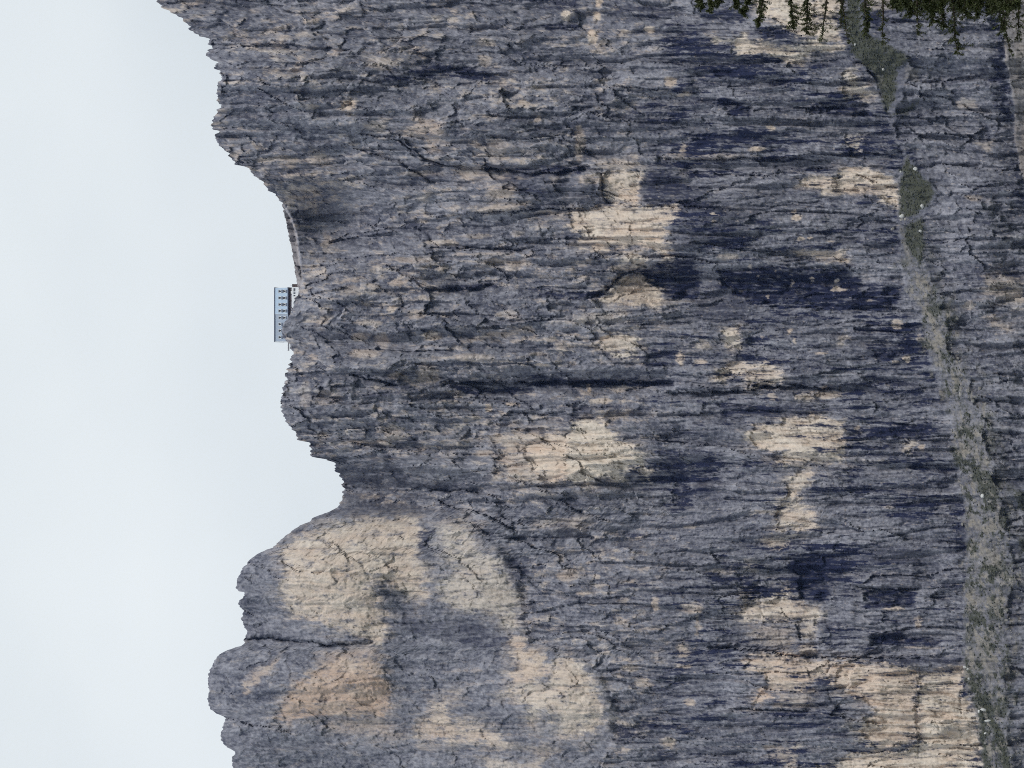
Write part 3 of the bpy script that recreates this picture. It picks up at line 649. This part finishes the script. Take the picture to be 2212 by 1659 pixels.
def plain(name, c1, c2, scale, rough=.7, metal=0., bump=0.):
    m, nt, b = new_mat(name)
    co = N(nt, 'ShaderNodeTexCoord').outputs['Object']
    f = noise_tex(nt, co, scale, 4, .6)
    nt.links.new(mixc(nt, f, c1, c2), b.inputs['Base Color'])
    b.inputs['Roughness'].default_value = rough; b.inputs['Metallic'].default_value = metal
    if bump:
        bp = N(nt, 'ShaderNodeBump'); bp.inputs['Distance'].default_value = bump
        nt.links.new(f, bp.inputs['Height']); nt.links.new(bp.outputs[0], b.inputs['Normal'])
    return m

M_ROCK = rock_material('dolomite')

def struct(o, label, cat):
    o['kind'] = 'structure'; o['label'] = label; o['category'] = cat

def grid_object(name, mask):
    q = quads[mask]
    used, inv = np.unique(q, return_inverse=True)
    me = bpy.data.meshes.new(name)
    v = V.reshape(-1, 3)[used]
    me.vertices.add(len(v)); me.vertices.foreach_set('co', v.ravel())
    n = len(q)
    me.loops.add(n * 4); me.loops.foreach_set('vertex_index', inv.astype(np.int32).ravel())
    me.polygons.add(n); me.polygons.foreach_set('loop_start', np.arange(0, n * 4, 4, dtype=np.int32))
    me.update(calc_edges=True)
    for nm, A in (('stain', A1), ('tone', A2)):
        at_ = me.color_attributes.new(nm, 'FLOAT_COLOR', 'POINT')
        at_.data.foreach_set('color', A.reshape(-1, 4)[used].ravel())
    me.polygons.foreach_set('use_smooth', np.ones(n, bool))
    me.materials.append(M_ROCK)
    o = bpy.data.objects.new(name, me); COL.objects.link(o)
    return o

for rid, nm, lab in ((0, 'cliff', 'tall grey rock wall streaked with dark stains and pale patches'),
                     (1, 'rock_tower', 'rounded pale and grey rock tower beyond the notch in the skyline'),
                     (2, 'terrace', 'grassy scree terrace running along the foot of the rock wall'),
                     (3, 'lower_cliff', 'grey rock step below the grassy terrace'),
                     (4, 'rock_slab', 'smooth brownish rock slab in the lowest corner of the mountain'),
                     (5, 'summit_slope', 'pale smooth slope rising to the skyline beside the summit building')):
    struct(grid_object(nm, reg == rid), lab, 'rock')

# ground: one sheet from behind the camera up to the foot of the rock
gm = plain('meadow', (.035, .05, .02), (.10, .11, .06), .05, .95)
gx = np.linspace(-6000, 6000, 61); gy = np.concatenate([np.linspace(-6000, -100, 20), np.linspace(0, 1200, 49)])
gv = []; gf = []
for j, y in enumerate(gy):
    for i, x in enumerate(gx):
        z = -1.65 + (0 if y < 0 else 62 * (y / 1040) ** 1.25)
        z += (0 if abs(x) < 300 and abs(y) < 60 else 3 * math.sin(x * .004 + y * .003))* min(1, abs(y) / 400)
        gv.append((x, y, z))
for j in range(len(gy) - 1):
    for i in range(len(gx) - 1):
        k = j * len(gx) + i
        gf.append((k, k + 1, k + 1 + len(gx), k + len(gx)))
me = bpy.data.meshes.new('ground'); me.from_pydata(gv, [], gf); me.materials.append(gm)
for p in me.polygons: p.use_smooth = True
g = bpy.data.objects.new('ground', me); COL.objects.link(g)
struct(g, 'alpine meadow rising to the foot of the rock', 'ground')

# ------------------------------------------------------------------ mesh helpers
class MB:
    def __init__(s): s.v = []; s.f = []
    def box(s, x0, x1, y0, y1, z0, z1):
        k = len(s.v)
        s.v += [(x, y, z) for z in (z0, z1) for y in (y0, y1) for x in (x0, x1)]
        s.f += [tuple(k + i for i in q) for q in ((0, 2, 3, 1), (4, 5, 7, 6), (0, 1, 5, 4), (1, 3, 7, 5), (3, 2, 6, 7), (2, 0, 4, 6))]
        return s
    def prism(s, prof, y0, y1):
        k = len(s.v); n = len(prof)
        s.v += [(x, y0, z) for x, z in prof] + [(x, y1, z) for x, z in prof]
        s.f += [tuple(k + i for i in range(n)), tuple(k + n + i for i in reversed(range(n)))]
        s.f += [(k + i, k + n + i, k + n + (i + 1) % n, k + (i + 1) % n) for i in range(n)]
        return s
    def tube(s, pts, rads, n=6):
        k = len(s.v); pts = [Vector(p) for p in pts]
        for i, (p, r) in enumerate(zip(pts, rads)):
            d = (pts[min(i + 1, len(pts) - 1)] - pts[max(i - 1, 0)]).normalized()
            a = d.orthogonal().normalized(); b = d.cross(a)
            for j in range(n):
                t = 2 * math.pi * j / n
                s.v.append(tuple(p + (a * math.cos(t) + b * math.sin(t)) * r))
        for i in range(len(pts) - 1):
            for j in range(n):
                s.f.append((k + i * n + j, k + i * n + (j + 1) % n, k + (i + 1) * n + (j + 1) % n, k + (i + 1) * n + j))
        s.f.append(tuple(k + j for j in reversed(range(n)))); s.f.append(tuple(k + (len(pts) - 1) * n + j for j in range(n)))
        return s
    def build(s, name, mat, parent=None, smooth=False):
        me = bpy.data.meshes.new(name); me.from_pydata(s.v, [], s.f); me.update()
        me.materials.append(mat)
        if smooth:
            for p in me.polygons: p.use_smooth = True
        o = bpy.data.objects.new(name, me); COL.objects.link(o)
        if parent: o.parent = parent
        return o

def empty(name, loc):
    o = bpy.data.objects.new(name, None); COL.objects.link(o); o.location = loc
    o.empty_display_size = .5
    return o

def tag(o, label, cat, group=None):
    o['label'] = label; o['category'] = cat
    if group: o['group'] = group

# ------------------------------------------------------------------ the mountain refuge on the rim
def depth_at(px, py):
    r = int(np.argmin(np.abs(PY - py))); c = int(np.argmin(np.abs(X2[r] - px)))
    return float(depth[r, c])
YB = max(depth_at(X2[int(np.argmin(np.abs(PY - q)))][0] + 1, q) for q in range(620, 745, 3)) + 2.5
def og(x, y):      # original picture pixel -> local metres in the facade plane
    a = at(x / 1.82278, y / 1.82278, YB)
    return float(a[0]), float(a[2])
def ob(px_a, px_b, py_a, py_b):
    xa, za = og(px_a, (py_a + py_b) / 2); xb, zb = og(px_b, (py_a + py_b) / 2)
    x0, _ = og((px_a + px_b) / 2, py_b); x1, _ = og((px_a + px_b) / 2, py_a)
    return x0, x1, zb, za          # x0<x1, z low, z high
BX0, BX1, BZ0, BZ1 = ob(1082, 1133, 1133, 1344.5)
base = Vector((BX0, YB, BZ0 - 8.5))
hut_o = empty('mountain_refuge', base)
tag(hut_o, 'long pale blue refuge building with two rows of windows on the cliff rim', 'building')
def loc(q): return (q[0] - base.x, q[1] - base.x, q[2] - base.z, q[3] - base.z)
M_BLUE = plain('blue_render', (.46, .60, .78), (.53, .66, .82), .4, .7)
M_SHADEB = plain('shaded_render', (.35, .42, .54), (.41, .48, .59), .4, .7)  # facade half turned from the light, its shade put into the colour
M_WHITE = plain('white_trim', (.70, .74, .78), (.8, .82, .84), 1.0, .6)
M_ROOF = plain('roof_metal', (.10, .12, .18), (.16, .18, .24), .6, .5, .3)
M_BROWN = plain('brown_boards', (.045, .03, .028), (.09, .06, .052), 1.5, .8)
M_GLASS = plain('window_glass', (.018, .022, .035), (.04, .045, .06), .7, .12)
M_SILL = plain('grey_sill', (.17, .20, .27), (.23, .26, .33), 1.0, .6)
M_GREYW = plain('grey_panels', (.22, .21, .24), (.30, .29, .32), 1.0, .5)
M_STEEL = plain('grey_steel', (.20, .20, .22), (.28, .28, .30), 2.0, .4, .6)
DEEP = 12.0
x0, x1, z0, z1 = loc((BX0, BX1, BZ0, BZ1))
split = loc(ob(1082, 1133, 1133, 1236))[0]
w1 = MB().box(split, x1, 0, DEEP, z0, z1).build('wall', M_BLUE, hut_o); w1['label'] = 'light blue half of the facade'
w2 = MB().box(x0, split - .02, .12, DEEP, z0, z1).build('wall', M_SHADEB, hut_o); w2['label'] = 'half of the facade coloured grey blue as shaded'
MB().box(x0 - .35, x1 + .3, -.35, DEEP + .4, z1 + .004, z1 + .34).build('roof', M_ROOF, hut_o)
MB().box(split - .22, split + .06, -.06, -.004, z0, z1 - .3).build('corner_strip', M_WHITE, hut_o)
MB().box(x0 - .28, x0 - .004, -.1, DEEP, z0, z1 - .004).build('corner_strip', M_WHITE, hut_o)
MB().box(split + .1, x1 + .25, -.5, DEEP, z0 - .42, z0 - .004).build('floor_slab', M_ROOF, hut_o)
# windows: pale splayed surround, dark pane, sill box below
COLS_W = [1147, 1173, 1199, 1224, 1251, 1276.6, 1302, 1328]
rw = random.Random(3)
for ci, yc in enumerate(COLS_W):
    for ri, (xa, xb, sa, sb) in enumerate(((1096.2, 1106.8, 1108.3, 1113), (1114.3, 1124.4, 1125.6, 1129.2))):
        if ri == 1 and ci >= 5:      # hidden by the rock knob, floor ends there
            continue
        a0, a1, b0, b1 = loc(ob(xa, xb, yc - 6.3, yc + 6.3))
        f0 = -.05 if ci < 4 else .06
        mid = (a0 + a1) / 2; hw = (a1 - a0) / 2
        fr = MB()
        fr.box(a0, a1, f0 - .07, f0, b0, b1)
        win = fr.build('window', M_WHITE, hut_o)
        top, bot = .80 * hw, .38 * hw
        MB().prism([(mid - bot, b0 + .12), (mid + bot, b0 + .12), (mid + top, b1 - .14), (mid - top, b1 - .14)], f0 - .13, f0 - .074).build('pane', M_GLASS, win)
        q0, q1, r0_, r1_ = loc(ob(sa, sb, yc - 5.6, yc + 5.6))
        MB().box(q0, q1, f0 - .3, f0 - .01, r0_, r1_).build('sill', M_SILL, win)
# open floor below the right half: brown back wall, glazed panels, posts
p0, p1, q0, q1 = loc(ob(1134, 1153, 1134, 1240))
MB().box(p0, p1, .9, DEEP - .5, q0 - 1.5, z0 - .43).build('back_wall', M_BROWN, hut_o)
for (ya, yb, mt) in ((1135, 1143, M_GREYW), (1145, 1156, M_WHITE), (1159, 1183, M_GREYW), (1186, 1209, M_GREYW), (1212, 1222, M_GREYW), (1224, 1234, M_WHITE)):
    a0, a1, b0, b1 = loc(ob(1142.6, 1149.4, ya, yb))
    MB().box(a0, a1, .8, .895, b0, b1).build('glazing', mt, hut_o)
for yc in (1134.6, 1157.5, 1184.5, 1210.5, 1236):
    a0, a1, b0, b1 = loc(ob(1136.5, 1152, yc - .7, yc + .7))
    MB().box(a0, a1, .3, .6, b0 - .3, z0 - .43).build('post', M_BROWN, hut_o)
# lower white wing with small windows and the dark porch beside it
a0, a1, b0, b1 = loc(ob(1152.6, 1182, 1130.5, 1212))
MB().box(a0, a1, -1.2, DEEP - 1, b0 - 3, b1).build('wing_wall', M_WHITE, hut_o)
for (ya, yb) in ((1136, 1141), (1143.5, 1147), (1152, 1156.5), (1162.5, 1166)):
    c0, c1, d0, d1 = loc(ob(1159.6, 1165.6, ya, yb))
    wn_ = MB().box(c0 - .12, c1 + .12, -1.28, -1.205, d0 - .12, d1 + .12).build('window', M_SILL, hut_o)
    MB().box(c0, c1, -1.33, -1.285, d0, d1).build('pane', M_GLASS, wn_)
a0, a1, b0, b1 = loc(ob(1153.6, 1176, 1118.8, 1130))
MB().box(a0, a1 - .02, -.9, DEEP - 3, b0 - 2.5, b1).build('porch', M_BROWN, hut_o)
MB().box(a0 - .1, a1 + .1, -1.1, DEEP - 3, b1 + .004, b1 + .22).build('porch_roof', M_WHITE, hut_o)
# viewing platform rail sticking out over the drop
c0, c1, d0, d1 = loc(ob(1134.2, 1136.8, 1348.5, 1381))
plat = empty('viewing_platform', (base.x + (c0 + c1) / 2, YB + .3, base.z + d0))
tag(plat, 'thin grey platform with posts jutting out beside the refuge', 'platform')
hx = (c1 - c0) / 2
MB().box(-hx, hx + 2.6, -.5, .5, 0, .34).build('deck', M_STEEL, plat)
for i in range(4):
    xx = -hx + .15 + i * (2 * hx - .3) / 3
    MB().box(xx - .04, xx + .04, -.45, -.37, .344, .95).build('post', M_STEEL, plat)
MB().box(-hx + .05, hx, -.44, -.38, .954, 1.0).build('rail', M_STEEL, plat)
mast = empty('antenna_mast', (base.x + (a0 + a1) / 2, YB - .2, base.z + b1 + .2))
tag(mast, 'thin short mast above the dark porch of the refuge', 'mast')
MB().tube([(0, 0, 0), (0, 0, 1.4)], [.05, .035]).build('pole', M_STEEL, mast)
MB().box(-.5, .5, -.04, .04, 1.0, 1.06).build('crossbar', M_STEEL, mast)

# ------------------------------------------------------------------ boulders on the terrace
M_BOULD = plain('pale_boulder', (.42, .43, .43), (.68, .68, .66), 1.2, .9, 0, .1)
BOULD = [(1977.5,365,2.1,2.4,'white boulder near the tip of the second turf patch on the terrace'),(1992.6,445.6,2.6,2.2,'white boulder at the lower end of the second turf patch'),
 (1948.5,467,2.4,3.0,'grey white boulder against the wall below the second turf patch'),(1988,499,1.5,2.2,'small pale boulder on the third turf patch'),(1946,371,1.3,1.2,'small white stone at the wall beside the second turf patch'),
 (2084.7,1441,1.6,2.4,'pale boulder at the foot of the bright wall, first of a pair'),(2090.5,1445,1.3,1.4,'smaller of two pale boulders at the foot of the bright wall'),(2093,1466,1.5,1.4,'single pale stone in the dark turf strip under the bright wall'),
 (2115,1537,1.9,1.6,'round buff boulder in the turf strip next to the tall white rock'),(2124.6,1533,1.5,4.2,'tall white rock standing in the turf strip'),(2135,1557,1.3,4.4,'slim leaning white rock further along the turf strip'),
 (2129,1584,1.2,1.8,'small white rock last in the turf strip'),(1847,96,1.2,1.2,'tiny white stone on the upper turf patch behind the twigs'),(1908,150,1.4,1.5,'small grey stone in the middle of the upper turf patch'),
 (2123,1071,2.2,2.4,'light boulder on the turf in the middle of the long terrace')]
rb = random.Random(11)
for (bx_, by_, w_, h_, lab) in BOULD:
    Yd = depth_at(bx_, by_) - .8
    p = at(bx_, by_, Yd)
    bm = bmesh.new(); bmesh.ops.create_icosphere(bm, subdivisions=2, radius=1)
    ax = [Vector((rb.gauss(0, 1), rb.gauss(0, 1), rb.gauss(0, 1))).normalized() for _ in range(7)]
    for v in bm.verts:
        for a in ax:
            d = v.co.dot(a)
            if d > .72: v.co -= a * (d - .72)
        v.co = Vector((v.co.x * w_ * .5, v.co.y * w_ * .5, v.co.z * h_ * .5))
    me = bpy.data.meshes.new('boulder'); bm.to_mesh(me); bm.free(); me.materials.append(M_BOULD)
    o = bpy.data.objects.new('boulder', me); COL.objects.link(o)
    o.location = [float(q) for q in p]; o.rotation_euler = (0, rb.uniform(-.3, .3), rb.uniform(0, 6))
    tag(o, lab, 'boulder', 'boulders on the terrace')

# low alpine scrub clumps on the turf: too many to count
sv = []; sf = []
rs = np.random.default_rng(5)
cand = np.argwhere((veg > .55) & (Y2 > -10) & (Y2 < 1670) & (X2 < 2216))
pick = cand[rs.choice(len(cand), size=min(2600, len(cand)), replace=False)]
ico = bmesh.new(); bmesh.ops.create_icosphere(ico, subdivisions=1, radius=1)
iv = np.array([v.co[:] for v in ico.verts]); fi = [[v.index for v in f.verts] for f in ico.faces]; ico.free()
for r_, c_ in pick:
    k = len(sv)
    s_ = rs.uniform(.2, .6)
    p = np.array((PX3[r_, c_], PY3[r_, c_], PZ3[r_, c_])) + (0, -.15, 0)
    q = iv * (s_, s_, s_ * .62) * rs.uniform(.65, 1.25, (len(iv), 1)) + p
    sv += [tuple(a) for a in q]; sf += [tuple(k + a for a in f) for f in fi]
me = bpy.data.meshes.new('scrub'); me.from_pydata(sv, [], sf)
me.materials.append(plain('scrub_leaves', (.034, .040, .026), (.085, .088, .058), 1.0, .9))
o = bpy.data.objects.new('scrub', me); COL.objects.link(o)
o['kind'] = 'stuff'; tag(o, 'dark green alpine scrub on the terrace turf', 'scrub')

# loose scree on the long terrace
sv = []; sf = []
cand = np.argwhere((mat_ter > .45) & (Y2 > 470) & (Y2 < 1670) & (X2 < 2216) & (veg < .6) & (mott + .6 * dgl > -.25))
pick = cand[rs.choice(len(cand), size=min(1500, len(cand)), replace=False)]
for r_, c_ in pick:
    k = len(sv)
    s_ = rs.uniform(.12, .42) * (1 + 2.2 * (rs.random() > .93))
    p = np.array((PX3[r_, c_], PY3[r_, c_], PZ3[r_, c_])) + (0, -.1, 0)
    q = iv * rs.uniform(.5, 1.2, 3) * s_ * rs.uniform(.7, 1.2, (len(iv), 1)) + p
    sv += [tuple(a) for a in q]; sf += [tuple(k + a for a in f) for f in fi]
me = bpy.data.meshes.new('scree'); me.from_pydata(sv, [], sf)
me.materials.append(plain('scree_stone', (.05, .05, .052), (.40, .385, .36), .35, .9))
o = bpy.data.objects.new('scree', me); COL.objects.link(o)
o['kind'] = 'stuff'; tag(o, 'loose grey scree strewn along the terrace', 'scree')

# ------------------------------------------------------------------ conifer beside the camera
M_BARK = plain('bark', (.02, .016, .012), (.06, .045, .035), 14, .95, 0, .02)
M_NEEDLE = plain('needles', (.008, .014, .004), (.075, .096, .022), 13, .65)
TD = 18.0
def tp(px, py, dy=0.):
    a = at(px, py, TD + dy); return Vector((float(a[0]), float(a[1]), float(a[2])))
edge = tp(2100, 0)
TX = edge.x + 2.6
gz = -1.65
tree = empty('larch_tree', (TX, TD + .3, gz))
tag(tree, 'dark green conifer reaching its needled twigs into the frame edge', 'tree')
root = Vector((TX, TD + .3, gz))
H = 15.0
rt = random.Random(21)
MB().tube([(rt.uniform(-.04, .04) * (i > 0), rt.uniform(-.04, .04) * (i > 0), H * i / 12 - .2 * (i == 0)) for i in range(13)], [.26 * (1 - i / 12.6) + .012 for i in range(13)], 10).build('trunk', M_BARK, tree, True)

def needles(mb, p, d, n, ln, wd, rnd):
    """a tuft of flat needles around p"""
    for _ in range(n):
        v = Vector((rnd.gauss(0, 1), rnd.gauss(0, 1), rnd.gauss(0, 1))).normalized()
        v = (v + d * rnd.uniform(.0, .9)).normalized()
        s = v.orthogonal().normalized(); s.rotate(Matrix.Rotation(rnd.uniform(0, 6.28), 3, v))
        l = ln * rnd.uniform(.6, 1.2); k = len(mb.v)
        mb.v += [tuple(p - s * wd * .5), tuple(p + v * l * .55 - s * wd * .6), tuple(p + v * l), tuple(p + v * l * .55 + s * wd * .6)]
        mb.f.append((k, k + 1, k + 2, k + 3))

def branch(pts, r0, bare, width, rnd, dense=1., full=True, sparse=False):
    """pts: axis in tree space; side twigs with tufts from arclength fraction 'bare' on"""
    wood = MB(); leaf = MB()
    pts = [Vector(p) for p in pts]
    n = len(pts)
    wood.tube(pts, [r0 * (1 - .86 * i / (n - 1)) for i in range(n)], 5)
    L = sum((b - a).length for a, b in zip(pts, pts[1:]))
    m = max(4, int(L * (1 - bare) / (.021 if full else .075) * dense))
    for i in range(m):
        t = bare + (1 - bare) * (i + rnd.random()) / m
        s = t * (n - 1); k = min(int(s), n - 2); p = pts[k].lerp(pts[k + 1], s - k)
        d = (pts[k + 1] - pts[k]).normalized()
        side = Vector((rnd.gauss(0, 1), rnd.gauss(0, 1), rnd.gauss(0, 1) - .15)); side = (side - d * side.dot(d)).normalized()
        tl_ = width * rnd.choice((.3, .5, .7, .9, 1.1, 1.4)) * rnd.uniform(.8, 1.2) * (.55 + .45 * min(1, (1 - t) * 5 + .25))
        e = p + (side * .85 + d * rnd.uniform(.1, .7)).normalized() * tl_
        e.z -= .12 * tl_
        if full:
            wood.tube([p, p.lerp(e, .55) + Vector((0, 0, .01)), e], [.0028, .0020, .0012], 4)
            q = 6 if not sparse else 4
            for j in range(q):
                u = (j + .6) / q
                needles(leaf, p.lerp(e, u), (e - p).normalized(), 9 if not sparse else 6, .022, .0055, rnd)
            needles(leaf, p, d, 6, .024, .006, rnd)
        else:
            for j in range(3):
                needles(leaf, p.lerp(e, (j + .5) / 3), (e - p).normalized(), 4, .11, .02, rnd)
    return wood, leaf

# tips seen in the photograph: px at frame edge, px at tip, py at tip, half width px, depth offset, sparse
TIPS = [(1512,1518,15,11,.2,0),(1533,1533,25,9,0,0),(1551,1551,8,9,.3,0),(1588,1590,17,13,.1,0),(1622,1604,30,12,-.2,0),(1648,1638,55,13,.1,0),(1708,1712,61,17,-.1,0),(1742,1742,74,17,.2,0),
 (1784,1776,88,15,0,1),(1822,1815,60,11,.3,1),(1818,1834,92,12,.1,1),(1868,1868,73,19,-.2,0),(1906,1908,97,15,.1,1),(1962,1968,34,18,.3,0),(1982,1982,75,14,-.1,1),(2010,2014,48,17,.2,0),(2034,2040,58,22,.4,0),
 (2056,2068,116,21,0,0),(2084,2089,38,15,.2,0),(2108,2112,30,16,.5,0),(2132,2138,26,16,.3,0),(2158,2164,68,21,-.1,0),(2160,2186,119,8,.1,1),(2200,2197,88,12,.2,1),(2178,2180,22,16,.4,0),(2225,2222,40,18,.2,0),
 (1925,1930,14,14,.4,0),(1950,1944,12,14,.1,0),(1995,1999,16,16,.5,0),(2240,2240,70,18,.0,0)]
for i in range(14):
    q = 1932 + i * 20.5 + rt.uniform(-8, 8)
    TIPS.append((q, q + rt.uniform(-6, 6), rt.uniform(4, 15) + (14 * rt.random() if q > 1930 else 0), rt.uniform(9, 16), rt.uniform(-.3, .5), 0))
pxm = tp(2000, 0).x - tp(2000, 1).x
for (pa, pb, pt, hw, dy, sp_) in TIPS:
    tip = tp(pb, pt, dy) - root; ed = tp(pa, -6, dy) - root
    out = tip - ed
    inner = ed + Vector((.55, rt.uniform(-.1, .1), rt.uniform(.02, .14)))
    st = Vector((.08, 0, inner.z + rt.uniform(.05, .45)))
    midp = st.lerp(inner, .55) + Vector((0, rt.uniform(-.15, .15), .1))
    jt = lambda s: Vector((rt.gauss(0, s), rt.gauss(0, s), rt.gauss(0, s)))
    pts = [st, midp, inner, ed.lerp(inner, .4) + jt(.012), ed + jt(.006), ed.lerp(tip, .35) + jt(.008), ed.lerp(tip, .7) + jt(.008), tip]
    wd, lf = branch(pts, .016, .55, hw * pxm * 1.25, rt, .40 if not sp_ else .27, True, bool(sp_))
    b_o = wd.build('branch', M_BARK, tree, True)
    lf.build('foliage', M_NEEDLE, b_o)
# the rest of the crown, off to the side of the frame
wood = MB(); leaf = MB()
for i in range(190):
    z = 1.4 + (H - 1.8) * (i + rt.random()) / 190
    a = i * 2.39996 + rt.uniform(-.3, .3)
    rad = 3.1 * (1 - z / H) ** .75 * rt.uniform(.75, 1.1) + .15
    dv = Vector((math.cos(a), math.sin(a), 0))
    if dv.x < 0:
        # keep clear of the view: short of the frame edge on that side
        lim = (TX - edge.x - .45 + max(0, (root.z + z - tp(2100, 0).z)) * .0)
        rad = min(rad, lim / max(-dv.x, .25) * .8)
    p0_ = dv * .1 + Vector((0, 0, z)); p1_ = dv * rad * .5 + Vector((0, 0, z - .04 * rad)); p2_ = dv * rad + Vector((0, 0, z - .22 * rad + .1))
    wd, lf = branch([p0_, p1_, p2_], .022, .15, .22 + .1 * rad, rt, 1.2, False)
    for src, dst in ((wd, wood), (lf, leaf)):
        k = len(dst.v); dst.v += src.v; dst.f += [tuple(k + q for q in f) for f in src.f]
cr = leaf.build('crown', M_NEEDLE, tree); cr['kind'] = 'stuff'
lm = wood.build('limbs', M_BARK, tree, True); lm['kind'] = 'stuff'

# ------------------------------------------------------------------ thin mountain air
hz = MB().box(-6800, 6800, -6800, 3200, -12, 1150).build('haze', M_ROCK)
hm = bpy.data.materials.new('mountain_air'); hm.use_nodes = True
hn = hm.node_tree; hn.nodes.clear()
ho = hn.nodes.new('ShaderNodeOutputMaterial'); hv = hn.nodes.new('ShaderNodeVolumePrincipled')
hv.inputs['Color'].default_value = (.34, .50, 1.0, 1); hv.inputs['Density'].default_value = 2.6e-5
hn.links.new(hv.outputs[0], ho.inputs['Volume'])
hz.data.materials.clear(); hz.data.materials.append(hm)
hz['kind'] = 'stuff'; tag(hz, 'thin bluish mountain air between viewer and cliff', 'haze')
